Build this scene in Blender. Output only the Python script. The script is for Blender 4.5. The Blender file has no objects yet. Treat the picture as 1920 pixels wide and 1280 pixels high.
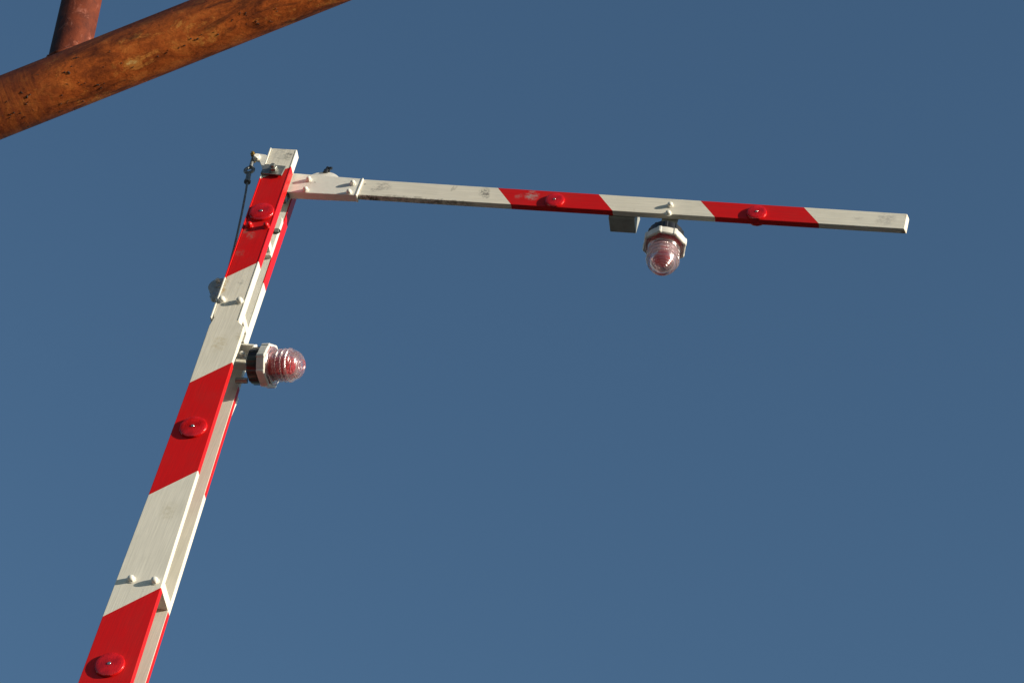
import bpy, bmesh, math, random
from math import sin, cos, pi, radians
from mathutils import Vector, Matrix, Euler
random.seed(4)
sc = bpy.context.scene
COL = sc.collection

# The arm is drawn upright with its tip level and then swung by POSE about its pivot.
PIV = Vector((.31, 0, 1.18))
POSE = Matrix.Translation(PIV + Vector((0, 0, .62))) @ Matrix.Rotation(radians(12.6), 4, 'Y') @ Matrix.Translation(-PIV)
POSE3 = POSE.to_3x3()

# ------------------------------------------------------------------ materials
def new_mat(name):
    m = bpy.data.materials.new(name); m.use_nodes = True
    nt = m.node_tree; nt.nodes.clear()
    out = nt.nodes.new('ShaderNodeOutputMaterial')
    return m, nt, out

class G:
    """tiny node helper"""
    def __init__(s, nt): s.nt = nt; s.tc = None
    def n(s, t, **kw):
        nd = s.nt.nodes.new(t)
        for k, v in kw.items():
            if hasattr(nd, k): setattr(nd, k, v)
        return nd
    def link(s, a, b): s.nt.links.new(a, b)
    def obj(s):
        if s.tc is None: s.tc = s.n('ShaderNodeTexCoord')
        return s.tc.outputs['Object']
    def mapping(s, scale=(1,1,1), loc=(0,0,0), rot=(0,0,0)):
        m = s.n('ShaderNodeMapping')
        m.inputs['Scale'].default_value = scale; m.inputs['Location'].default_value = loc
        m.inputs['Rotation'].default_value = rot
        s.link(s.obj(), m.inputs['Vector']); return m.outputs['Vector']
    def noise(s, vec, scale=5, detail=5, rough=.6, dist=0):
        t = s.n('ShaderNodeTexNoise'); t.inputs['Scale'].default_value = scale
        t.inputs['Detail'].default_value = detail; t.inputs['Roughness'].default_value = rough
        t.inputs['Distortion'].default_value = dist
        s.link(vec, t.inputs['Vector']); return t.outputs['Fac']
    def ramp(s, fac, stops, interp='LINEAR'):
        r = s.n('ShaderNodeValToRGB'); r.color_ramp.interpolation = interp
        e = r.color_ramp.elements
        while len(e) > 1: e.remove(e[-1])
        e[0].position = stops[0][0]; e[0].color = (*c4(stops[0][1]), 1)
        for p, c in stops[1:]:
            x = e.new(p); x.color = (*c4(c), 1)
        s.link(fac, r.inputs['Fac']); return r.outputs['Color']
    def mix(s, fac, a, b, mode='MIX'):
        m = s.n('ShaderNodeMix', data_type='RGBA', blend_type=mode)
        for v, i in ((fac, 0), (a, 6), (b, 7)):
            if isinstance(v, (int, float)): m.inputs[i].default_value = v
            elif isinstance(v, tuple): m.inputs[i].default_value = (*v, 1)
            else: s.link(v, m.inputs[i])
        return m.outputs[2]
    def math(s, op, a, b=0.0, clamp=False):
        m = s.n('ShaderNodeMath', operation=op, use_clamp=clamp)
        for i, v in enumerate((a, b)):
            if isinstance(v, (int, float)): m.inputs[i].default_value = v
            else: s.link(v, m.inputs[i])
        return m.outputs[0]
    def bump(s, h, strength=.3, dist=.002, nrm=None):
        b = s.n('ShaderNodeBump'); b.inputs['Strength'].default_value = strength
        b.inputs['Distance'].default_value = dist
        s.link(h, b.inputs['Height'])
        if nrm is not None: s.link(nrm, b.inputs['Normal'])
        return b.outputs['Normal']
    def blob(s, c, r, noise=None, stretch=(1,1,1)):
        """a mark of its own shape at point c"""
        m = s.mapping(scale=stretch, loc=tuple(-c[i]*stretch[i] for i in range(3)))
        l = s.n('ShaderNodeVectorMath', operation='LENGTH'); s.link(m, l.inputs[0])
        f = s.math('DIVIDE', l.outputs['Value'], r)
        f = s.math('SUBTRACT', 1.0, f, True)
        f = s.math('MULTIPLY', f, 2.0, True)
        if noise is not None: f = s.math('MULTIPLY', f, noise)
        return f

def c4(c):
    return (c, c, c) if isinstance(c, (int, float)) else tuple(c)

def principled(g, out, base, rough=.5, metal=0., normal=None, coat=0., spec=.5):
    p = g.n('ShaderNodeBsdfPrincipled')
    for key, v in (('Base Color', base), ('Roughness', rough), ('Metallic', metal)):
        if isinstance(v, tuple): p.inputs[key].default_value = (*v, 1)
        elif isinstance(v, (int, float)): p.inputs[key].default_value = v
        else: g.link(v, p.inputs[key])
    p.inputs['Coat Weight'].default_value = coat
    p.inputs['Coat Roughness'].default_value = .12
    p.inputs['Specular IOR Level'].default_value = spec
    if normal is not None: g.link(normal, p.inputs['Normal'])
    if out is not None: g.link(p.outputs[0], out.inputs['Surface'])
    return p

WHITE = (.85, .79, .675)
RED = (.66, .0055, .0055)

def painted_wood(name, colour, axis, red=False, marks=()):
    m, nt, out = new_mat(name); g = G(nt)
    st = (9, 300, 300) if axis == 'x' else (300, 300, 9)
    st2 = (2.4, 110, 110) if axis == 'x' else (110, 110, 2.4)
    grain = g.noise(g.mapping(st), 1, 4, .65, .6)
    broad = g.noise(g.mapping(st2), 1, 3, .5, 1.2)
    cloud = g.noise(g.mapping((9, 9, 9)), 1, 5, .6)
    fine = g.noise(g.mapping((240, 240, 240)), 1, 3, .6)
    dark = tuple(c*.86 for c in colour) if not red else (colour[0]*.86, colour[1]*1.2, colour[2]*1.2)
    base = g.mix(g.ramp(grain, [(.40, 0.), (.62, 1.)]), dark, colour)
    base = g.mix(g.math('MULTIPLY', g.ramp(cloud, [(.46, 0.), (.72, 1.)]), .34 if red else .22), base,
                 (.50, .47, .38) if not red else (.40, .028, .024))
    # a few knots and specks of grime in the paint
    sp = g.ramp(g.noise(g.mapping((34, 34, 14)), 1, 2, .5), [(.735, 0.), (.77, 1.)])
    base = g.mix(g.math('MULTIPLY', sp, .35), base, (.22, .19, .14) if not red else (.22, .05, .045))
    smear = g.ramp(g.noise(g.mapping((70, 70, 90)), 1, 4, .7), [(.42, 0.), (.60, 1.)])
    for (c, r, col, k, stretch) in marks:
        base = g.mix(g.math('MULTIPLY', g.blob(c, r, smear, stretch), k), base, col)
    h = g.math('ADD', g.math('MULTIPLY', grain, .7), g.math('MULTIPLY', broad, .5))
    h = g.math('ADD', h, g.math('MULTIPLY', fine, .12))
    nrm = g.bump(h, .15, .0016)
    rough = g.math('ADD', .38, g.math('MULTIPLY', cloud, .2))
    p = principled(g, out, base, rough, 0, nrm, .0, .25)
    return m

def painted_steel(name, colour, chips=True):
    m, nt, out = new_mat(name); g = G(nt)
    big = g.noise(g.mapping((22, 22, 22)), 1, 5, .6)
    orange = g.noise(g.mapping((120, 120, 120)), 1, 3, .5)
    base = g.mix(g.math('MULTIPLY', g.ramp(big, [(.45, 0.), (.75, 1.)]), .30), colour, tuple(c*.66 for c in colour))
    if chips:
        ch = g.ramp(g.noise(g.mapping((60, 60, 60)), 1, 4, .65), [(.70, 0.), (.735, 1.)])
        base = g.mix(g.math('MULTIPLY', ch, .6), base, (.17, .14, .10))
    nrm = g.bump(orange, .22, .0012)
    principled(g, out, base, .36, 0, nrm, .0, .5)
    return m

def plain(name, colour, rough=.5, metal=0., coat=0., vary=.25, bump=.15, scale=60):
    m, nt, out = new_mat(name); g = G(nt)
    nz = g.noise(g.mapping((scale,)*3), 1, 5, .6)
    base = g.mix(g.ramp(nz, [(.35, 0.), (.7, 1.)]), tuple(c*(1-vary) for c in colour), colour)
    principled(g, out, base, rough, metal, g.bump(nz, bump, .001), coat)
    return m

def reflector_mat(name):
    m, nt, out = new_mat(name); g = G(nt)
    v = g.n('ShaderNodeTexVoronoi'); v.inputs['Scale'].default_value = 330
    g.link(g.obj(), v.inputs['Vector'])
    nz = g.noise(g.mapping((35, 35, 35)), 1, 3, .5)
    base = g.mix(g.ramp(nz, [(.35, 0.), (.7, 1.)]), (.40, .003, .004), (.74, .009, .010))
    p = principled(g, out, base, .22, 0, g.bump(v.outputs['Distance'], .34, .0012), .45, .35)
    p.inputs['Coat Roughness'].default_value = .07
    p.inputs['Subsurface Weight'].default_value = .0
    p.inputs['Subsurface Radius'].default_value = (.01, .002, .002)
    p.inputs['Subsurface Scale'].default_value = .4
    return m

def lens_mat(name='clear_ribbed_plastic', glass=.10, refl=.07, haze=.07):
    m, nt, out = new_mat(name); g = G(nt)
    tr = g.n('ShaderNodeBsdfTransparent'); tr.inputs[0].default_value = (.98, .90, .91, 1)
    gl = g.n('ShaderNodeBsdfGlass'); gl.inputs['Color'].default_value = (.98, .86, .87, 1)
    gl.inputs['Roughness'].default_value = .04; gl.inputs['IOR'].default_value = 1.42
    go = g.n('ShaderNodeBsdfGlossy'); go.inputs['Roughness'].default_value = .2
    go.inputs['Color'].default_value = (1, .98, .98, 1)
    fr = g.n('ShaderNodeFresnel'); fr.inputs['IOR'].default_value = 1.55
    a = g.n('ShaderNodeMixShader'); a.inputs[0].default_value = glass
    g.link(tr.outputs[0], a.inputs[1]); g.link(gl.outputs[0], a.inputs[2])
    b = g.n('ShaderNodeMixShader')
    g.link(g.math('ADD', g.math('MULTIPLY', fr.outputs[0], 1.2), refl, True), b.inputs[0])
    g.link(a.outputs[0], b.inputs[1]); g.link(go.outputs[0], b.inputs[2])
    # slight haze of sun-aged plastic
    df = g.n('ShaderNodeBsdfTranslucent'); df.inputs[0].default_value = (.97, .86, .86, 1)
    c = g.n('ShaderNodeMixShader'); c.inputs[0].default_value = haze
    g.link(b.outputs[0], c.inputs[1]); g.link(df.outputs[0], c.inputs[2])
    g.link(c.outputs[0], out.inputs['Surface'])
    return m

def filter_mat():
    m, nt, out = new_mat('red_inner_filter'); g = G(nt)
    p = principled(g, None, (.88, .030, .050), .25, 0, None, .5)
    t = g.n('ShaderNodeBsdfTranslucent'); t.inputs[0].default_value = (.95, .05, .08, 1)
    a = g.n('ShaderNodeMixShader'); a.inputs[0].default_value = .35
    g.link(p.outputs[0], a.inputs[1]); g.link(t.outputs[0], a.inputs[2])
    g.link(a.outputs[0], out.inputs['Surface'])
    return m

def rust_mat(name, dull=False):
    # local z runs along the pipe
    m, nt, out = new_mat(name); g = G(nt)
    n1 = g.noise(g.mapping((15, 15, 8)), 1, 8, .66, .5)
    n2 = g.noise(g.mapping((42, 42, 26), (3, 1, 2)), 1, 7, .70, .6)
    n3 = g.noise(g.mapping((130, 130, 90)), 1, 4, .6)
    strk = g.noise(g.mapping((18, 18, 4.5), (5, 2, 7)), 1, 8, .68, 1.0)
    yel = g.noise(g.mapping((17, 17, 10.5), (1.7, 4.2, .4)), 1, 9, .74, .5)
    if dull:
        base = g.ramp(n1, [(.32, (.045, .010, .006)), (.52, (.14, .027, .009)), (.72, (.20, .044, .016))])
        base = g.mix(g.math('MULTIPLY', g.ramp(n2, [(.55, 0.), (.70, 1.)]), .55), base, (.42, .16, .115))
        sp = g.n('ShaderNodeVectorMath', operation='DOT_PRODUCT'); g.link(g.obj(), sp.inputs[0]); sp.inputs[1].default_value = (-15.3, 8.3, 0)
        dark_side = g.math('ADD', sp.outputs['Value'], g.math('MULTIPLY', g.math('SUBTRACT', yel, .5), 1.4))
        base = g.mix(g.math('MULTIPLY', g.ramp(dark_side, [(.30, 0.), (.58, 1.)]), .88), base, (.020, .010, .009))  # near-black side put into the colour by direction, edge broken by noise
    else:
        base = g.ramp(n1, [(.32, (.13, .026, .009)), (.42, (.32, .068, .014)), (.53, (.58, .125, .021)), (.66, (.74, .205, .040))])
        base = g.mix(g.math('MULTIPLY', g.ramp(n2, [(.50, 0.), (.72, 1.)]), .6), base, (.16, .034, .010))
        base = g.mix(g.math('MULTIPLY', g.ramp(yel, [(.545, 0.), (.615, 1.)]), .75), base, (.82, .31, .065))
        base = g.mix(g.math('MULTIPLY', g.ramp(yel, [(.64, 0.), (.68, 1.)]), .85), base, (.95, .62, .22))
        base = g.mix(g.math('MULTIPLY', g.ramp(strk, [(.53, 0.), (.63, 1.)]), .72), base, (.075, .020, .010))
        # runs round the pipe below the joint, and the maroon primer left there
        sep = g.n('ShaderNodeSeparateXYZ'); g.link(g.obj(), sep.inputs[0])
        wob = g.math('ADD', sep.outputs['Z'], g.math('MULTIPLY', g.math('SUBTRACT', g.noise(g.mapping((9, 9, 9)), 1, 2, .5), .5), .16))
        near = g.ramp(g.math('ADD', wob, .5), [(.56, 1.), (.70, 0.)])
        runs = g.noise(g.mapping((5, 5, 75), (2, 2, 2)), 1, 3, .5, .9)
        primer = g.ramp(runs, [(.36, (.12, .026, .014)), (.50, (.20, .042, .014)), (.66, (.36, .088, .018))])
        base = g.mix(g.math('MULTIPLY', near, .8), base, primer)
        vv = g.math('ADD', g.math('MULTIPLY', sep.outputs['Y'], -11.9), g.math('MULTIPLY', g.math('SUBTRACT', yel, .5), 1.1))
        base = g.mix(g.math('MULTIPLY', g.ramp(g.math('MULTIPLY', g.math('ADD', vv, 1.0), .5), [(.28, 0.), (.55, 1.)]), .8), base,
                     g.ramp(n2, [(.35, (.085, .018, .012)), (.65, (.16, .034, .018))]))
    pits = g.ramp(g.noise(g.mapping((75, 75, 60), (9, 1, 3)), 1, 3, .6), [(.70, 0.), (.745, 1.)])
    base = g.mix(g.math('MULTIPLY', pits, .85), base, (.025, .013, .011))
    h = g.math('ADD', g.math('MULTIPLY', n2, .6), g.math('MULTIPLY', n3, .3))
    h = g.math('ADD', h, g.math('MULTIPLY', pits, .5))
    nrm = g.bump(h, .5, .005)
    principled(g, out, base, g.math('ADD', .50, g.math('MULTIPLY', n2, .4)), 0, nrm, 0., .22)
    return m

# marks on the outer board: rubber scuffs and finger dirt
GREY = (.30, .28, .25)
tip_marks = [((.205, .049, 8.015), .034, GREY, .75, (1, .3, 1.4)), ((.183, .049, 8.003), .014, GREY, .8, (1, .3, .8)),
             ((.525, .049, 8.020), .024, (.20, .19, .17), .95, (1.2, .3, 1)), ((.535, .049, 8.004), .014, (.25, .23, .2), .9, (1, .3, .8)),
             ((.150, .049, 8.022), .006, (.08, .07, .06), 1., (1, .3, 1)),
             ((.300, .060, 7.9715), .10, (.22, .19, .15), .6, (.6, 1.5, 8)), ((.175, .060, 7.9715), .03, (.07, .05, .03), .9, (.7, 1.5, 8)),
             ((.420, .060, 7.9715), .06, (.16, .13, .09), .6, (.6, 1.5, 8)),
             ((1.74, .049, 8.012), .035, (.36, .33, .30), .55, (1, .3, 1)), ((1.66, .049, 8.01), .02, (.4, .37, .33), .5, (1, .3, 2)),
             ((1.80, .049, 8.036), .012, (.34, .20, .08), .8, (1, 1, 1)), ((1.80, .06, 7.975), .012, (.34, .20, .08), .8, (1, 1, 1))]
tip_red_marks = [((.675, .049, 8.018), .025, (.40, .30, .28), .85, (1, .3, .9)), ((.635, .049, 8.012), .015, (.36, .20, .19), .6, (1, .3, 1))]
arm_marks = [((-.105, 0, 8.073), .022, (.16, .16, .15), .95, (1.4, .3, .9)), ((-.13, 0, 8.085), .03, (.40, .39, .36), .6, (1, .3, .6)),
             ((-.1290, 0, 7.498), .012, (.55, .36, .12), .9, (1.2, .3, .5)), ((-.1310, 0, 7.463), .016, (.55, .33, .09), .9, (1, .3, .8)),
             ((-.085, 0, 7.500), .014, (.30, .29, .27), .45, (1, .3, 1)), ((-.07, 0, 7.24), .03, (.56, .46, .27), .5, (1, .3, .7)),
             ((-.01, 0, 6.58), .03, (.50, .43, .27), .35, (1, .3, .7)), ((.02, .09, 6.92), .02, (.50, .42, .20), .5, (1, .3, .7)),
             ((-.02, 0, 7.28), .018, (.5, .44, .30), .5, (1, .3, .7))]
arm_red_marks = [((-.145, 0, 7.72), .022, (.30, .11, .09), .8, (1, .3, .9)), ((-.115, 0, 7.705), .016, (.34, .17, .14), .7, (1, .3, .8)),
                 ((-.125, 0, 7.625), .018, (.34, .10, .08), .5, (.6, .3, 1))]

M = dict(
    arm_white=painted_wood('white_painted_wood', WHITE, 'z', marks=arm_marks),
    arm_red=painted_wood('red_painted_wood', RED, 'z', True, marks=arm_red_marks),
    tip_white=painted_wood('white_painted_wood_along', WHITE, 'x', marks=tip_marks),
    tip_red=painted_wood('red_painted_wood_along', RED, 'x', True, marks=tip_red_marks),
    steel_white=painted_steel('white_painted_steel', (.82, .79, .71)),
    steel_red=painted_steel('red_painted_steel', RED, False),
    galv=plain('galvanised_steel', (.36, .36, .33), .42, .6, 0, .35, .3, 70),
    dark_steel=plain('dark_steel', (.06, .06, .055), .45, .5, 0, .4, .3, 90),
    zinc=plain('yellow_zinc', (.50, .34, .10), .35, .7, 0, .4, .2, 90),
    screw=plain('bright_screw', (.62, .60, .55), .22, .9, 0, .2, .1, 90),
    grey_box=plain('grey_box_paint', (.40, .40, .36), .55, 0, 0, .3, .2, 45),
    black=plain('black_plastic', (.018, .018, .018), .38, 0, .15, .3, .25, 55),
    collar=plain('cream_plastic', (.80, .76, .69), .40, 0, .1, .16, .12, 45),
    wire=plain('grey_wire_rope', (.24, .25, .25), .5, .4, 0, .4, .4, 250),
    grey_dish=plain('grey_dish', (.52, .54, .53), .5, .2, 0, .3, .2, 60),
    reflector=reflector_mat('red_reflector_plastic'),
    lens=lens_mat(), prism=lens_mat('prism_rings', .30, .32, .16), filt=filter_mat(),
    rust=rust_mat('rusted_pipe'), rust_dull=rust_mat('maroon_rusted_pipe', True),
    blister=plain('rust_blister', (.035, .018, .013), .6, 0, 0, .5, .8, 160),
)

# ------------------------------------------------------------------ mesh helpers
def finish(name, bm, mats, parent=None, smooth=None, matrix=None, bevel=None):
    bmesh.ops.recalc_face_normals(bm, faces=bm.faces)
    me = bpy.data.meshes.new(name); bm.to_mesh(me); bm.free()
    for mm in (mats if isinstance(mats, (list, tuple)) else [mats]): me.materials.append(M[mm] if isinstance(mm, str) else mm)
    if smooth is not None:
        me.polygons.foreach_set('use_smooth', [True]*len(me.polygons))
        me.set_sharp_from_angle(angle=radians(smooth))
    o = bpy.data.objects.new(name, me); COL.objects.link(o)
    if matrix is not None: o.matrix_world = matrix
    if parent is not None:
        o.parent = parent
        o.matrix_parent_inverse = world_of(parent).inverted()
    if bevel:
        b = o.modifiers.new('edge', 'BEVEL'); b.width = bevel; b.segments = 2; b.limit_method = 'ANGLE'; b.angle_limit = radians(40)
    return o

def world_of(o):
    m = o.matrix_basis.copy()
    if o.parent is not None: m = world_of(o.parent) @ o.matrix_parent_inverse @ m
    return m

def add_box(bm, x0, x1, y0, y1, z0, z1, mi=0, mtx=None):
    vs = [bm.verts.new((x, y, z)) for x in (x0, x1) for y in (y0, y1) for z in (z0, z1)]
    if mtx is not None:
        for v in vs: v.co = mtx @ v.co
    for f in ((0,1,3,2),(4,6,7,5),(0,4,5,1),(2,3,7,6),(0,2,6,4),(1,5,7,3)):
        bm.faces.new([vs[i] for i in f]).material_index = mi

def loft(bm, rings, mis, cap=True):
    """rings of equal vertex count; mis: material per gap"""
    vr = [[bm.verts.new(p) for p in r] for r in rings]
    n = len(vr[0])
    for k in range(len(vr)-1):
        for i in range(n):
            j = (i+1) % n
            bm.faces.new((vr[k][i], vr[k][j], vr[k+1][j], vr[k+1][i])).material_index = mis[k]
    if cap:
        bm.faces.new(vr[0][::-1]).material_index = mis[0]
        bm.faces.new(vr[-1]).material_index = mis[-1]

def ring_lr(L, R, y0, y1, c=.0022):
    L = Vector((L[0], 0, L[1])); R = Vector((R[0], 0, R[1]))
    d = (R-L).normalized()*c
    def P(v, y): return (v.x, y, v.z)
    return [P(L+d, y0), P(R-d, y0), P(R-d*.3, y0+c*.3), P(R, y0+c), P(R, y1-c), P(R-d, y1), P(L+d, y1), P(L, y1-c), P(L, y0+c), P(L+d*.3, y0+c*.3)]

def board(secs, y0, y1, c=.0022, step=.06):
    """secs: (L(x,z), R(x,z), mat index of the stretch that follows); subdivided with a slight handmade waver"""
    bm = bmesh.new()
    loft(bm, [ring_lr(L, R, y0, y1, c) for L, R, _ in secs], [s[2] for s in secs[:-1]])
    return bm

def lathe(bm, prof, mtx=None, seg=48, mi=0, rfun=None, close=True):
    rings = []
    for a, r in prof:
        if r < 1e-6:
            rings.append([bm.verts.new((0, 0, a))])
        else:
            rings.append([bm.verts.new(((r*(rfun(a, 2*pi*i/seg) if rfun else 1))*cos(2*pi*i/seg), (r*(rfun(a, 2*pi*i/seg) if rfun else 1))*sin(2*pi*i/seg), a)) for i in range(seg)])
    for k in range(len(rings)-1):
        A, B = rings[k], rings[k+1]
        for i in range(seg):
            j = (i+1) % seg
            if len(A) == 1 and len(B) == 1: continue
            if len(A) == 1: f = (A[0], B[j], B[i])
            elif len(B) == 1: f = (A[i], A[j], B[0])
            else: f = (A[i], A[j], B[j], B[i])
            bm.faces.new(f).material_index = mi
    if close:
        for R in (rings[0], rings[-1]):
            if len(R) > 1: bm.faces.new(R).material_index = mi
    if mtx is not None:
        vs = [v for r in rings for v in r]
        for v in vs: v.co = mtx @ v.co

def tube(bm, pts, r, seg=12, mi=0):
    rings = []
    for k, p in enumerate(pts):
        p = Vector(p)
        t = (Vector(pts[min(k+1, len(pts)-1)]) - Vector(pts[max(k-1, 0)])).normalized()
        ref = Vector((0, 1, 0)) if abs(t.y) < .9 else Vector((1, 0, 0))
        u = t.cross(ref).normalized(); v = t.cross(u)
        rings.append([p + (u*cos(2*pi*i/seg) + v*sin(2*pi*i/seg))*r for i in range(seg)])
    loft(bm, rings, [mi]*(len(rings)-1))

def to_axis(loc, d, roll=0):
    """matrix that sends local +z to direction d at loc"""
    q = Vector((0, 0, 1)).rotation_difference(Vector(d).normalized())
    return Matrix.Translation(loc) @ q.to_matrix().to_4x4() @ Matrix.Rotation(roll, 4, 'Z')

def thing(name, loc, label, cat):
    o = bpy.data.objects.new(name, None); COL.objects.link(o)
    o.location = loc; o['label'] = label; o['category'] = cat; o.empty_display_size = .3
    return o

# ------------------------------------------------------------------ ground
bm = bmesh.new()
n = 40
for i in range(n+1):
    for j in range(n+1):
        u, v = (i/n*2-1), (j/n*2-1)
        bm.verts.new((math.copysign(abs(u)**2.2, u)*2500, math.copysign(abs(v)**2.2, v)*2500, 0))
bm.verts.ensure_lookup_table()
for i in range(n):
    for j in range(n):
        a = i*(n+1)+j
        bm.faces.new((bm.verts[a], bm.verts[a+n+1], bm.verts[a+n+2], bm.verts[a+1]))
gm, nt, out = new_mat('worn_asphalt'); g = G(nt)
a1 = g.noise(g.mapping((.35,)*3), 1, 8, .6); a2 = g.noise(g.mapping((14,)*3), 1, 6, .7)
bc = g.ramp(a1, [(.35, (.040, .040, .037)), (.55, (.055, .054, .050)), (.70, (.036, .037, .034))])
bc = g.mix(g.math('MULTIPLY', a2, .45), bc, (.085, .082, .075))
principled(g, out, bc, .9, 0, g.bump(a2, .6, .02))
gr = finish('ground', bm, [gm]); gr['kind'] = 'structure'

# ------------------------------------------------------------------ the barrier
bar = thing('boom_barrier', (.30, .06, 0),
            'red and white striped boom barrier, steeply raised, with folded-out tip and two ribbed lamps', 'boom barrier')
SL = .90  # slope of the stripe edges
def Lx(z):
    pts = [(0.9, .215), (5.969, -.0615), (6.2024, -.0705), (6.637, -.0875), (7.07, -.1085), (7.351, -.1262)]
    for (a, xa), (b, xb) in zip(pts, pts[1:]):
        if z <= b: return xa + (xb-xa)*(z-a)/(b-a)
    return xb
def Rx(z): return .0561 - .0744*(z-6.308) if z > 6.0 else .0790 - .070*(z-6.0)
def cut(zm, Lf, Rf):
    """a slanted stripe edge through height zm at mid width"""
    w = Rf(zm)-Lf(zm); zl, zr = zm-.5*w*SL, zm+.5*w*SL
    return (Lf(zl), zl), (Rf(zr), zr)
stripe = [6.255-.4325*k for k in range(12, 0, -1)] + [6.255, 6.6885, 7.1215]
def lower_board(y0, y1):
    secs = []
    zb = .95
    secs.append(((Lx(zb), zb), (Rx(zb), zb), 0))
    k0 = len(stripe)
    for i, zm in enumerate(stripe):
        if zm < 1.25: continue
        L, R = cut(zm, Lx, Rx)
        # from the top: stripe[-1]=7.1215 is the top of a red band
        after_white = ((len(stripe)-1-i) % 2 == 0)
        secs.append((L, R, 0 if after_white else 1))
    secs.append(((Lx(7.31), 7.31), (Rx(7.31), 7.317), 0))
    secs.append(((Lx(7.345)+.006, 7.345), (-.0455, 7.338), 0))
    return secs
def fix_first(secs):
    # stretch before the first edge takes the opposite paint of the one after it
    L, R, m = secs[0]; secs[0] = (L, R, 1-secs[1][2]); return secs
def LN(z): return -.1290 - (z-7.34)*.0575     # channel, outer faces
def RN(z): return -.0405 - (z-7.333)*.0590
T = .0042
TOP = 8.106
def upper_secs(inset, z0, z1, dz=0):
    Lf = lambda z: LN(z)+inset
    Rf = lambda z: RN(z)-inset
    a = cut(7.553+dz, Lf, Rf); b = ((Lf(7.965), 7.965), (Rf(8.022), 8.022))
    return [((Lf(z0), z0), (Rf(z0), z0), 0), (a[0], a[1], 1), (b[0], b[1], 0), ((Lf(z1), z1), (Rf(z1), z1), 0)]

def flange(side, y0, y1, z0, z1, dz=0):
    """one lip of the channel as a lofted strip, striped like its board"""
    f = (lambda z: LN(z)) if side < 0 else (lambda z: RN(z)-T)
    w = RN(7.55)-LN(7.55)
    za = 7.553+dz - .5*w*SL if side < 0 else 7.553+dz+.5*w*SL
    zb = 7.962 if side < 0 else 8.026
    zs = [(z0, 0), (za, 1), (zb, 0), (z1, 0)]
    return [((f(z), z), (f(z)+T, z), m) for z, m in zs]

def make_channel(y0, y1, web_y0, web_y1, z0, z1, web_mat=0, dz=0):
    bm = bmesh.new()
    for s in (-1, 1):
        secs = flange(s, y0, y1, z0, z1, dz)
        loft(bm, [ring_lr(L, R, y0 + (.0026 if s > 0 and y0 < 0 else 0), y1, .0009) for L, R, _ in secs], [x[2] for x in secs[:-1]])
    Lf = lambda z: LN(z)+T+.0001; Rf = lambda z: RN(z)-T-.0001
    zs = [z0+.002, 7.5, 7.8, z1-.002]
    loft(bm, [ring_lr((Lf(z), z), (Rf(z), z), web_y0, web_y1, .0006) for z in zs], [0]*3)
    return finish('steel_channel', bm, ['steel_white', 'steel_red'], bar)

# front leaf
fb = finish('arm_board', board(fix_first(lower_board(0, .020)) + upper_secs(T+.0006, 7.36, TOP)[0:], 0, .020), ['arm_white', 'arm_red'], bar)
make_channel(-.0035, .031, .0268, .0310, 7.340, TOP-.001)
# rear leaf: same board behind, 75 mm away
bb = finish('arm_board', board(fix_first(lower_board(0, .020)) + upper_secs(T+.0006, 7.36, 8.085), .0950, .1150), ['arm_white', 'arm_red'], bar)
for p in bb.data.polygons:
    if p.normal.y < -.5 and p.center.y < .0962: p.material_index = 0
make_channel(.0842, .1185, .0846, .0888, 7.340, 8.085)

def bolt(parent, x, z, ybase, r=.0095, h=.018, mat='steel_white', d=(0, -1, 0)):
    bm = bmesh.new()
    # washer, hexagon nut and rounded stud, thick with paint
    lathe(bm, [(0, r*1.15), (.0015, r*1.15)], seg=20)
    lathe(bm, [(.0015, r*.96), (h*.50, r*.96), (h*.56, r*.90)], seg=6)
    lathe(bm, [(h*.45, r*.80)] + [(h*.55+h*.45*sin(q), r*.86*cos(q)) for q in [k/7*pi/2 for k in range(7)]] + [(h, 0)], seg=18)
    return finish('bolt', bm, mat, parent, smooth=35, matrix=to_axis((x, ybase, z), d, random.random()), bevel=.0012)

bolt(fb, -.0335, 6.3305, -.0003, .0110, .0150); bolt(fb, .0325, 6.3325, -.0003, .0110, .0150)
bolt(fb, -.1165, 7.4175, -.0003, .0108, .0150); bolt(fb, -.0620, 7.4185, -.0003, .0108, .0150)
bolt(fb, -.1305, 7.7450, -.0003, .0100, .0165, 'steel_red'); bolt(fb, -.0785, 7.7475, -.0003, .0100, .0165, 'steel_red')

def reflector(parent, x, z, yb, R, sgn=-1):
    bm = bmesh.new()
    hgt = .0085
    pr = [(0, R*.94), (.0015, R), (hgt*.55, R), (hgt*.80, R*.965), (hgt*.93, R*.88)]
    for k in range(1, 9): pr.append((hgt*(1.0+.10*sin(k/8*pi/2)) - (.0006 if k % 2 else 0), R*(.88-.86*k/9)))
    pr.append((hgt*1.10, 0))
    # 24 radial facets give the broken sparkle
    lathe(bm, pr, seg=72, rfun=lambda a, t: 1-.012*(1 if int(t/(2*pi)*24+.01) % 2 else 0) if a > hgt*.5 else 1)
    # the cross-shaped seam seen on the face
    o = finish('reflector', bm, 'reflector', parent, smooth=28, matrix=to_axis((x, yb, z), (0, sgn, 0), .3))
    s = bmesh.new()
    lathe(s, [(hgt*1.04, R*.13), (hgt*1.05+.0006, R*.13)], seg=20)
    lathe(s, [(hgt*1.05+.0008, R*.105), (hgt*1.05+.0018, R*.09), (hgt*1.05+.0024, R*.05), (hgt*1.05+.0026, 0)], seg=14)
    finish('screw', s, 'screw', o, smooth=40, matrix=to_axis((x, yb, z), (0, sgn, 0), .3))
    return o
reflector(bar, .006, 6.0375, -.0003, .0400)
reflector(bar, -.0405, 6.9000, -.0003, .0400)
reflector(bar, -.1115, 7.8080, -.0003, .0385)

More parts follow.
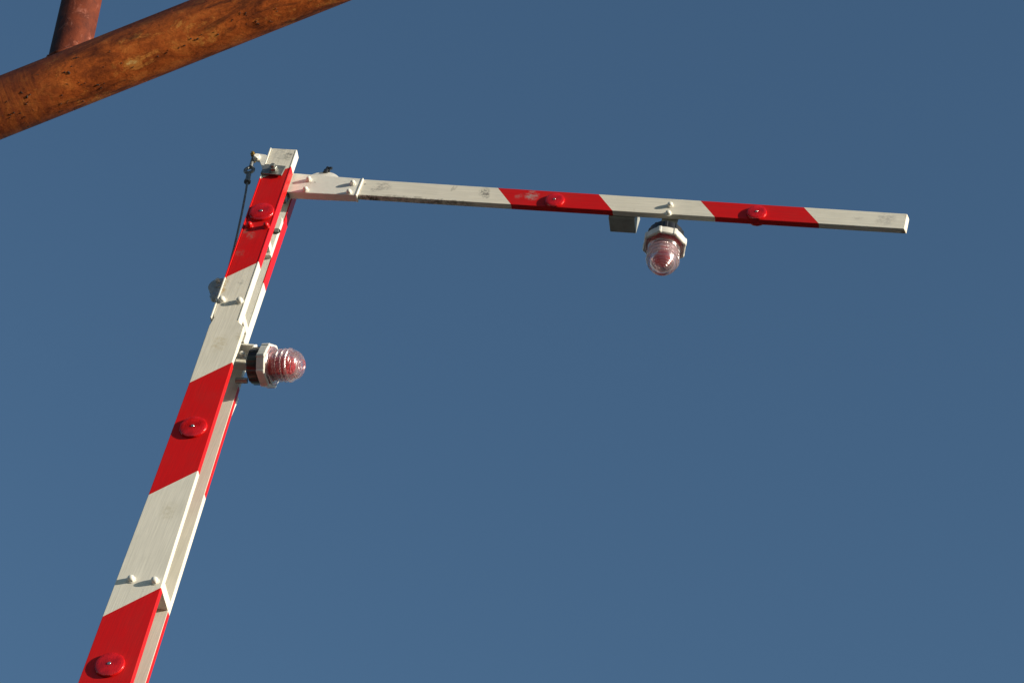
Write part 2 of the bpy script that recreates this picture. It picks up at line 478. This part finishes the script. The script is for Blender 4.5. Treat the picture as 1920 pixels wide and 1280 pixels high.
# pressed cross ties between the two leaves
for (z, h) in ((7.385, .026), (6.332, .030), (4.9, .03), (3.2, .03)):
    bm = bmesh.new()
    Lf, Rf = (LN, RN) if z > 7.34 else (Lx, Rx)
    ya, yb = (.0316, .0840) if z > 7.34 else (.0206, .0944)
    loft(bm, [ring_lr((Lf(zz)+.012, zz), (Rf(zz)-.0015, zz), ya, yb, .001) for zz in (z-h/2, z+h/2)], [0])
    finish('spacer_block', bm, 'arm_white', bar)
# packing block with an access hole near the hinge
bm = bmesh.new()
loft(bm, [ring_lr((LN(zz)+.010, zz), (RN(zz)-.0008-e, zz), .0700, .0840, .003) for zz, e in ((7.700, 0), (7.858, 0), (7.868, .003), (7.873, .009))], [0, 0, 0])
pk = finish('packing_block', bm, 'steel_white', bar)
bm = bmesh.new()
lathe(bm, [(0, .0125), (.0008, .0125)], seg=24, mi=0)
lathe(bm, [(.0008, .0085), (.0065, .0085)], seg=6, mi=1)
finish('nut', bm, ['dark_steel', 'galv'], pk, smooth=30, matrix=to_axis((-.0765, .0697, 7.806), (0, -1, 0), .4))
bm = bmesh.new()
loft(bm, [ring_lr((LN(zz)+.03, zz), (RN(zz)-.006, zz), .0316, .0700, .002) for zz in (7.712, 7.734)], [0])
finish('spacer_block', bm, 'steel_white', bar)

# hinge: square washer plate, pivot bolt
bm = bmesh.new()
add_box(bm, -.0345, .0345, -.0215, .0215, 0, .0055)
pl = finish('washer_plate', bm, 'galv', bar, matrix=Matrix.Translation((-.1300, -.0036, 7.9985)) @ Matrix.Rotation(radians(3), 4, 'Y') @ Matrix.Rotation(pi/2, 4, 'X'), bevel=.001)
bm = bmesh.new()
lathe(bm, [(0, .0155), (.0022, .0155)], seg=24)
lathe(bm, [(.0022, .0125), (.012, .0125), (.013, .0115)], seg=6)
lathe(bm, [(.012, .0072), (.021, .0072), (.022, .006)], seg=16)
finish('pivot_nut', bm, 'galv', pl, smooth=30, matrix=to_axis((-.1275, -.0093, 7.9965), (0, -1, 0), .25))
bm = bmesh.new()
lathe(bm, [(0, .0085), (.026, .0085)], seg=24)
finish('hinge_tube', bm, 'dark_steel', bar, smooth=30, matrix=to_axis((-.1275, .0316, 7.985), (0, 1, 0)))
bm = bmesh.new()   # added dark pad imitating the shade under the sleeve
loft(bm, [ring_lr((-.098, zz), (-.078-e, zz), .048, .069, .002) for zz, e in ((7.932, .004), (7.9590, 0))], [0])
finish('shade_pad', bm, 'black', bar)

# ---- level tip: sleeve + board
bm = bmesh.new()
loft(bm, [ring_lr((x, zb), (x, zt), .0450, .0725, .0016) for x, zb, zt in ((-.150, 7.958, 8.0500), (-.084, 7.9598, 8.0480), (.1335, 7.9648, 8.0425))], [0, 0])
# rolled lip at the end of the sleeve
loft(bm, [ring_lr((x, 7.9642-k), (x, 8.0430+k), .0444-k, .0731, .0016) for x, k in ((.1336, .0004), (.1348, .0012), (.1372, .0012), (.1384, .0002))], [0]*3)
sl = finish('hinge_sleeve', bm, 'steel_white', bar)
for x, z in ((-.0300, 8.0195), (-.0268, 7.9720), (.1125, 8.0150), (.1118, 7.9735)):
    bolt(sl, x, z, .0447, .0088, .0140)
def tz(x): # lower, upper edge of the tip board
    k = (x-.147)/(1.802-.147)
    return 7.9712+.0033*k, 8.0445-.0036*k
def tcut(xt, xb): return ((xb, tz(xb)[0]), (xt, tz(xt)[1]))
secs = [((.100, tz(.10)[0]), (.100, tz(.10)[1]), 0)]
for xt, xb, m in ((.5622, .6201, 1), (.8748, .9323, 0), (1.1853, 1.2412, 1), (1.4951, 1.5500, 0)):
    a, b = tcut(xt, xb); secs.append((a, b, m))
secs += [((1.797, tz(1.797)[0]), (1.797, tz(1.797)[1]), 0)]
bm = bmesh.new()
rings = [ring_lr(L, R, .0490, .0690, .0018) for L, R, _ in secs]
# sawn end, slightly out of square
endr = []
for p in ring_lr((1.7975, tz(1.8)[0]+.0006), (1.7975, tz(1.8)[1]-.0006), .0490, .0690, .0024):
    endr.append((p[0]+.0015+.30*(p[1]-.049), p[1], p[2]))
rings.append(endr)
loft(bm, rings, [s[2] for s in secs])
tb = finish('tip_board', bm, ['tip_white', 'tip_red'], bar)
bolt(tb, 1.1000, 8.0115, .0487, .0092, .0125); bolt(tb, 1.1015, 7.9740, .0487, .0092, .0125)
reflector(bar, .7500, 7.9985, .0487, .0300); reflector(bar, 1.3620, 8.0000, .0487, .0300)
reflector(bar, 1.3620, 8.0020, .0693, .0280, 1)

# white dish on the back of the sleeve with a black cable clamp on top
bm = bmesh.new()
lathe(bm, [(0, .058), (.002, .062), (.007, .062), (.010, .058), (.013, .03), (.0135, 0)], seg=64)
finish('round_dish', bm, 'collar', bar, smooth=30, matrix=to_axis((-.0020, .0733, 8.0360), (0, 1, 0)))
bm = bmesh.new()
lathe(bm, [(0, .0095), (.014, .0095), (.0145, .0075), (.019, .0070), (.0195, .006), (.0300, .0055), (.031, .003)], seg=18)
tube(bm, [(-.002, 0, .022), (.010, -.003, .025), (.015, -.003, .024)], .0048, 10)
tube(bm, [(.010, -.0035, .0225), (.0105, -.004, .006)], .0030, 8)
finish('cable_clamp', bm, 'black', bar, smooth=35, matrix=Matrix.Translation((-.0030, .0775, 8.0905)))

# lever at the hinge end, rod eye and wire down to the sheave
bm = bmesh.new()
prof = [(-.246, 8.118), (-.238, 8.134), (-.205, 8.131), (-.150, 8.095), (-.150, 8.020), (-.196, 8.066), (-.216, 8.100), (-.236, 8.104)]
for y in (.0500, .0560):
    pass
va = [bm.verts.new((x, .048, z)) for x, z in prof]; vb = [bm.verts.new((x, .056, z)) for x, z in prof]
bm.faces.new(va); bm.faces.new(vb[::-1])
for i in range(len(prof)):
    j = (i+1) % len(prof); bm.faces.new((va[i], va[j], vb[j], vb[i]))
lv = finish('lever', bm, 'steel_white', bar, bevel=.0015)
bm = bmesh.new()
lathe(bm, [(-.004, .0085), (.004, .0085)], seg=6)
lathe(bm, [(.004, .0050), (.010, .0048), (.011, .003)], seg=14)
lathe(bm, [(-.028, .0052), (-.004, .0052)], seg=14)
finish('bolt', bm, 'zinc', lv, smooth=30, matrix=to_axis((-.2425, .0440, 8.1225), (0, -1, .12)))
bm = bmesh.new()
lathe(bm, [(0, .0105), (.008, .0105), (.010, .008)], seg=20)
tube(bm, [(0, 0, .004), (.006, -.016, .012)], .0040, 8)
finish('bolt', bm, 'steel_white', lv, smooth=30, matrix=to_axis((-.2280, .0478, 8.1130), (.2, -1, .0)))
bm = bmesh.new()   # rod eye: link, ring, ferrule
ring = [(-.2385+.0125*cos(a), .056+.004*sin(a), 8.0620+.0170*sin(a)) for a in [2*pi*i/28 for i in range(29)]]
tube(bm, ring, .0055, 10)
tube(bm, [(-.2420, .054, 8.118), (-.2405, .055, 8.098), (-.2385, .056, 8.078)], .0060, 10)
tube(bm, [(-.2355, .056, 8.046), (-.2330, .056, 8.034), (-.2285, .056, 8.008)], .0078, 14)
tube(bm, [(-.2292, .056, 8.012), (-.2280, .056, 8.005)], .0105, 14)
finish('rod_eye', bm, 'wire', bar, smooth=40)
bm = bmesh.new()
tube(bm, [(-.2282, .056, 8.006), (-.2190, .056, 7.960), (-.2010, .056, 7.855), (-.1880, .056, 7.770), (-.1780, .056, 7.700), (-.1640, .057, 7.580), (-.158, .058, 7.548)], .0036, 10)
finish('wire_rope', bm, 'wire', bar, smooth=60)
bm = bmesh.new()   # sheave between the leaves
lathe(bm, [(-.011, .026), (-.010, .0315), (-.006, .032), (-.003, .024), (.003, .024), (.006, .032), (.010, .0315), (.011, .026), (.0115, .012), (.014, .012), (.014, 0)], seg=48, mi=0)
sh = finish('sheave', bm, 'grey_dish', bar, smooth=30, matrix=to_axis((-.1730, .0600, 7.5330), (-.1, -1, .0)))
bm = bmesh.new()
lathe(bm, [(0, .0068), (.009, .0066), (.011, .004), (.0115, 0)], seg=6)
finish('bolt', bm, 'steel_white', sh, smooth=35, matrix=to_axis((-.1780, .0460, 7.5450), (-.1, -1, 0)))
bm = bmesh.new()
lathe(bm, [(-.008, .015), (-.006, .0175), (.006, .0175), (.008, .015), (.0105, 0)], seg=36)
finish('guide_roller', bm, 'grey_dish', bar, smooth=30, matrix=to_axis((-.1690, .0560, 7.4890), (-.1, -1, 0)))
bm = bmesh.new()
add_box(bm, -.162, -.118, .072, .078, 7.488, 7.528)
finish('sheave_bracket', bm, 'steel_white', bar, bevel=.002)

# junction box hung behind the tip board
bm = bmesh.new()
add_box(bm, .9185, .9980, .0695, .128, 7.9660, 8.030)
jb = finish('junction_box', bm, 'grey_box', bar, bevel=.002)
bm = bmesh.new()   # small plate on the back of the rear leaf
add_box(bm, -.040, -.0065, .1155, .129, 7.060, 7.150)
finish('rear_plate', bm, 'steel_white', bar, bevel=.003, matrix=Matrix.Identity(4))

# ---- lamps -------------------------------------------------------------
def lamp(mtx):
    """local z is the lamp axis; z=0 is the back of the black base"""
    def ribs(n, w, d, ph=0.):
        def f(a, t):
            x = ((t+ph)/(2*pi)*n) % 1.0
            return 1+d if abs(x-.5) < w else 1+.012*cos((x)*2*pi)
        return f
    bm = bmesh.new()
    lathe(bm, [(0, .020), (.0005, .042), (.003, .0495), (.006, .0525), (.030, .0535), (.0330, .0535)], seg=120, rfun=ribs(10, .16, .035))
    lathe(bm, [(.0330, .0525), (.0405, .0525)], seg=80)
    base = finish('warning_lamp', bm, 'black', bar, smooth=25, matrix=mtx, bevel=None)
    bm = bmesh.new()
    # faceted ring nut with eight grip ribs, hollow in front
    def octo(a, t):
        if a > .0655: return 1
        k = ((t+.2) % (pi/4)) - pi/8
        f = cos(pi/8)/cos(k)
        f = .5+.5*f
        return f*1.035 if abs(k) > pi/8-.10 else f
    lathe(bm, [(.0400, .046), (.0405, .0632), (.0415, .0642), (.0630, .0642), (.0652, .0622), (.0658, .0590), (.0654, .0562), (.0560, .0562)], seg=160, rfun=octo)
    finish('lamp_collar', bm, 'collar', base, smooth=25, matrix=mtx)
    # clear lens: flange, ribbed barrel with a raised ring, stepped dome; one closed shell
    out = [(.0640, .0540), (.0655, .0552), (.0675, .0552), (.0690, .0535), (.0705, .0485), (.0740, .0455), (.0800, .0443)]
    z = .0800
    for w, r0, bulge in ((.0085, .0438, .0010), (.0042, .0452, .0026), (.0110, .0432, .0012), (.0050, .0450, .0034), (.0090, .0432, .0012), (.0070, .0452, .0040), (.0080, .0436, .0020)):
        nst = 8
        for k in range(1, nst+1):
            q = k/nst
            out.append((z+w*q, r0 + bulge*sin(q*pi) - .0012*(1 if k == nst else 0)))
        z += w
    zt = z
    steps = [(.0425, 0), (.0402, .0062), (.0358, .0120), (.0298, .0168), (.0224, .0204), (.0140, .0228)]
    for (r, h), (r2, h2) in zip(steps, steps[1:]):
        out += [(zt+h+.0004, r), (zt+h+.0036, r-.0004), (zt+h+.0050, r-.0012), (zt+h+.0050, r2+.0026), (zt+h2-.0014, r2+.0006)]
    out += [(zt+.0228, .0140), (zt+.0252, .0128), (zt+.0262, .0090), (zt+.0266, 0)]
    inn = [(zt+.0200, 0), (zt+.0190, .0100), (zt+.0150, .0220), (zt+.0075, .0340), (zt-.002, .0392), (.0800, .0402), (.0680, .0425), (.0660, .0500), (.0645, .0520)]
    NR = 56
    def rib(a, t):
        if a < .081 or a > zt-.008: return 1
        return 1+.015*cos(NR*t)
    bm = bmesh.new()
    lathe(bm, out + inn, seg=NR*5, rfun=lambda a, t: rib(a, t), close=False)
    bm.verts.ensure_lookup_table()
    first = list(bm.verts)[:NR*5]; last = list(bm.verts)[-NR*5:]
    for i in range(NR*5):
        k = (i+1) % (NR*5); bm.faces.new((first[k], first[i], last[i], last[k]))
    pr = []
    zz = .0800
    for w, kind in ((.0085, 0), (.0042, 1), (.0110, 0), (.0050, 1), (.0090, 0), (.0070, 1)):
        if kind: pr.append((zz+.0002, zz+w-.0002))
        zz += w
    for f in bm.faces:
        c = f.calc_center_median(); rr = math.hypot(c.x, c.y)
        if rr > .0434 and any(lo <= c.z <= hi for lo, hi in pr): f.material_index = 1
    finish('lamp_lens', bm, ['lens', 'prism'], base, smooth=32, matrix=mtx)
    # red inner filter with a waist, as seen through the lens
    bm = bmesh.new()
    lathe(bm, [(.0560, .0535), (.0630, .0535), (.0636, .0420), (.0690, .0385), (.0820, .0385), (.0835, .0310), (.0900, .0310), (.0915, .0385), (.1060, .0385), (.1075, .0310), (.1130, .0310), (.1145, .0380), (zt-.012, .0370), (zt-.006, .0330), (zt+.000, .0260), (zt+.003, .0150), (zt+.004, 0)], seg=48)
    finish('red_filter', bm, 'filt', base, smooth=30, matrix=mtx)
    return base

LA = to_axis((.0250, .0600, 7.2185), (1, -.14, 0), .35)
la = lamp(LA)
LB = to_axis((1.1075, .0620, 7.9040), (.10, .0, -1), 1.15)
lb = lamp(LB)
# brackets
def yz_plate(bm, pts, x0, x1):
    a = [bm.verts.new((x0, y, z)) for y, z in pts]; b = [bm.verts.new((x1, y, z)) for y, z in pts]
    bm.faces.new(a); bm.faces.new(b[::-1])
    for i in range(len(pts)):
        j = (i+1) % len(pts); bm.faces.new((a[i], a[j], b[j], b[i]))
bm = bmesh.new()
yz_plate(bm, [(.034, 7.222), (.092, 7.205), (.092, 7.276), (.040, 7.288), (.024, 7.270)], .0185, .0235)
add_box(bm, -.062, .0185, .0275, .0885, 7.270, 7.276)       # upper tie
add_box(bm, -.062, .0185, .0600, .0885, 7.226, 7.232)       # lower tie
lbk = finish('lamp_bracket', bm, 'steel_white', la, bevel=.0012)
bolt(lbk, -.0060, 7.2350, .040, .0105, .018, 'collar', (0, -1, 0))
bm = bmesh.new()
lathe(bm, [(-.004, .0085), (.030, .0085)], seg=16)
finish('cable_gland', bm, 'galv', la, smooth=30, matrix=to_axis((-.006, .070, 7.166), (1, 0, .1)))
bm = bmesh.new()
add_box(bm, 1.0800, 1.1290, .0693, .0743, 7.9190, 8.0350)
add_box(bm, 1.0800, 1.1290, .0400, .0900, 7.9105, 7.9190)
finish('lamp_bracket', bm, 'grey_box', lb, bevel=.001)

for o in list(bar.children):
    o.matrix_basis = POSE @ o.matrix_basis
# ---- mast below the picture that carries the arm
bm = bmesh.new()
add_box(bm, .12, .50, .150, .50, .06, 2.07)
add_box(bm, .07, .55, .110, .54, 0, .06)
add_box(bm, .10, .52, .135, .515, 2.07, 2.11)
ms = finish('mast_cabinet', bm, 'steel_white', bar, bevel=.008)
bm = bmesh.new()
lathe(bm, [(0, .045), (.02, .045), (.02, .030), (.19, .030)], seg=32)
finish('pivot_shaft', bm, 'dark_steel', bar, smooth=30, matrix=to_axis((.31, -.03, 1.80), (0, 1, 0)))

# ------------------------------------------------------------------ rusty pipe frame
P0 = Vector((-.6752, -.6399, 7.4720)); D = Vector((.87237, -.15925, .46218)).normalized()
U = D.cross(Vector((0, 0, 1))).normalized(); W = D.cross(U)
COLX = POSE @ (P0 - D*3.0)
PN, DN = POSE @ P0, POSE3 @ D
rp = thing('rusty_pipe_frame', (COLX.x, COLX.y, 0), 'rusted orange brown steel pipe with a thinner maroon pipe welded onto it', 'pipe frame')
mt = Matrix((U, W, D)).transposed().to_4x4(); mt.translation = P0; mt = POSE @ mt
bm = bmesh.new()
RR = .0840
prof = [(-3.0+.1*k, RR) for k in range(0, 64)]
lathe(bm, prof, seg=72)
for (t, a, s) in [(0.259,-0.36,2),(0.228,-0.73,2.4),(0.211,-0.73,1),(0.247,-1.31,2.6),(0.29,-1.64,3.2),(0.083,-0.81,1.6),(0.094,-1.04,2.4),(0.083,-1.22,1.8),(0.144,-0.45,1),(0.21,-1.13,1),(0.185,-1.38,1.2),(0.169,-1.7,1.2),(0.19,-1.75,1.6),(0.227,-1.97,2),(0.198,-2.29,1.8),(0.163,-2.05,1.5),(0.061,-1.43,1.3),(0.058,-1.66,2),(0.056,-1.9,1.4),(0.056,-2.23,1.2),(0.036,-1.36,1.6),(0.03,-0.95,1),(0.503,-1.37,2),(0.586,-1.34,2),(0.613,-1.29,1.2),(0.752,-1.16,1.8),(0.771,-1.56,2.6),(0.804,-1.78,1.6),(0.733,-1.07,1),(0.707,-1.18,1),(0.474,-1.39,1.2),(0.646,-1.31,0.8),(0.554,-1.38,1.2),(0.538,-1.38,1),(0.833,-1.44,1),(0.656,-1.45,1),(0.399,-1.42,1),(0.374,-1.14,0.8),(0.354,-0.63,0.8),(0.006,-1.34,1.4),(0.027,-1.47,1)]:
    # crusty blisters of scale
    for q in range(1 + int(s*1.3)):
        aa = -a + random.gauss(0, .022*s); tt = t + random.gauss(0, .0022*s)
        r0 = (.0008+.0009*random.random())*(.7+.35*s)
        m3 = Matrix.Translation((RR*cos(aa), RR*sin(aa), tt)) @ Matrix.Rotation(aa, 4, 'Z') @ Matrix.Diagonal((.75, 1, 1.15, 1))
        ret = bmesh.ops.create_icosphere(bm, subdivisions=2, radius=r0, matrix=m3)
        for v in ret['verts']: v.co += Vector((random.gauss(0, .18), random.gauss(0, .18), random.gauss(0, .18)))*r0
        for f in {f for v in ret['verts'] for f in v.link_faces}: f.material_index = 1
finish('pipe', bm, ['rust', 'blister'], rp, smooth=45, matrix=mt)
B0 = Vector((-.5175, -.6687, 7.6100)); B1 = Vector((-.5953, -.6544, 7.9629))
toward = (Vector((2.788, -5.635, 1.6)) - B0).normalized()*.02
B0 += toward; B1 += toward
BD = POSE3 @ (B1-B0).normalized(); B0 = POSE @ B0
ZT = PN.z + DN.z*3.2
uu = BD.orthogonal().normalized(); vv = BD.cross(uu)
ringp = []
for k in range(73):
    a = 2*pi*k/72
    q0 = B0 + (uu*cos(a)+vv*sin(a))*.0590
    t = .25
    while t > -.3:
        e = q0 + BD*t - PN
        if (e - DN*e.dot(DN)).length < RR+.001: break
        t -= .0015
    ringp.append(q0 + BD*(t+.001+.0012*sin(a*19)*random.random()))
bm = bmesh.new()
tube(bm, ringp, .0062, 8)
for v in bm.verts: v.co += Vector((random.gauss(0, .0006), random.gauss(0, .0006), random.gauss(0, .0006)))
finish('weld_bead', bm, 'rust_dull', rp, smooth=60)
bm = bmesh.new()
LB0 = (ZT-B0.z)/BD.z
lathe(bm, [(-.03+(LB0+.03)*k/28, .0575) for k in range(0, 29)], seg=56)
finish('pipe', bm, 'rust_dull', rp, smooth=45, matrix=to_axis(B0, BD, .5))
bm = bmesh.new()   # column and top chord, left of and above the picture
lathe(bm, [(0, .11), (ZT+.2, .11)], seg=40)
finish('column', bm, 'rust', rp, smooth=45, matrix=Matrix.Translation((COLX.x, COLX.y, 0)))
H = Vector((DN.x, DN.y, 0)).normalized()
bm = bmesh.new()
lathe(bm, [(0, .084), (6.2, .084)], seg=48)
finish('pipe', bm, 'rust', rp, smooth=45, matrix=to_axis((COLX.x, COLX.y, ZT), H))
bm = bmesh.new()
lathe(bm, [(0, .22), (.03, .22)], seg=40)
finish('base_plate', bm, 'rust', rp, smooth=30, matrix=Matrix.Translation((COLX.x, COLX.y, 0)))

# ------------------------------------------------------------------ light
SUN = (POSE3 @ Vector((.90, -.26, .345))).normalized()
EL = math.asin(SUN.z)
w = bpy.data.worlds.new('World'); sc.world = w; w.use_nodes = True
nt = w.node_tree; nt.nodes.clear()
wo = nt.nodes.new('ShaderNodeOutputWorld'); bg = nt.nodes.new('ShaderNodeBackground'); sky = nt.nodes.new('ShaderNodeTexSky')
sky.sky_type = 'NISHITA'; sky.sun_disc = False
sky.sun_elevation = EL; sky.sun_rotation = math.atan2(SUN.x, SUN.y)
sky.altitude = 0; sky.air_density = 1.2; sky.dust_density = 0.0; sky.ozone_density = 3.2
bg.inputs['Strength'].default_value = .122
nt.links.new(sky.outputs[0], bg.inputs[0]); nt.links.new(bg.outputs[0], wo.inputs['Surface'])
l = bpy.data.lights.new('sun', 'SUN'); l.energy = 5.0; l.angle = radians(.5); l.color = (1, .91, .74)
lo = bpy.data.objects.new('sun', l); COL.objects.link(lo); lo.location = (10, -5, 12)
lo.rotation_euler = SUN.to_track_quat('Z', 'Y').to_euler()

# ------------------------------------------------------------------ camera
cd = bpy.data.cameras.new('camera'); cam = bpy.data.objects.new('camera', cd); COL.objects.link(cam)
Rw = Matrix(((0.9674018, 0.0725466, -0.2426329), (0.1161706, 0.7242122, 0.6797213), (0.2250291, -0.6857505, 0.6921764)))
# columns above: image right, image down, forward
m4 = Matrix(((Rw[0][0], -Rw[0][1], -Rw[0][2], 0), (Rw[1][0], -Rw[1][1], -Rw[1][2], 0), (Rw[2][0], -Rw[2][1], -Rw[2][2], 0), (0, 0, 0, 1)))
m4.translation = (2.78806, -5.63488, 1.6)
cam.matrix_world = POSE @ m4
cd.sensor_width = 36; cd.lens = 5500/1920*36; cd.clip_start = .1; cd.clip_end = 6000
sc.camera = cam
sc.view_settings.view_transform = 'Standard'; sc.view_settings.look = 'None'
sc.view_settings.gamma = 1; sc.view_settings.exposure = .45
sc.render.engine = 'CYCLES'
sc.cycles.max_bounces = 12; sc.cycles.transparent_max_bounces = 16; sc.cycles.transmission_bounces = 10
sc.cycles.use_denoising = True
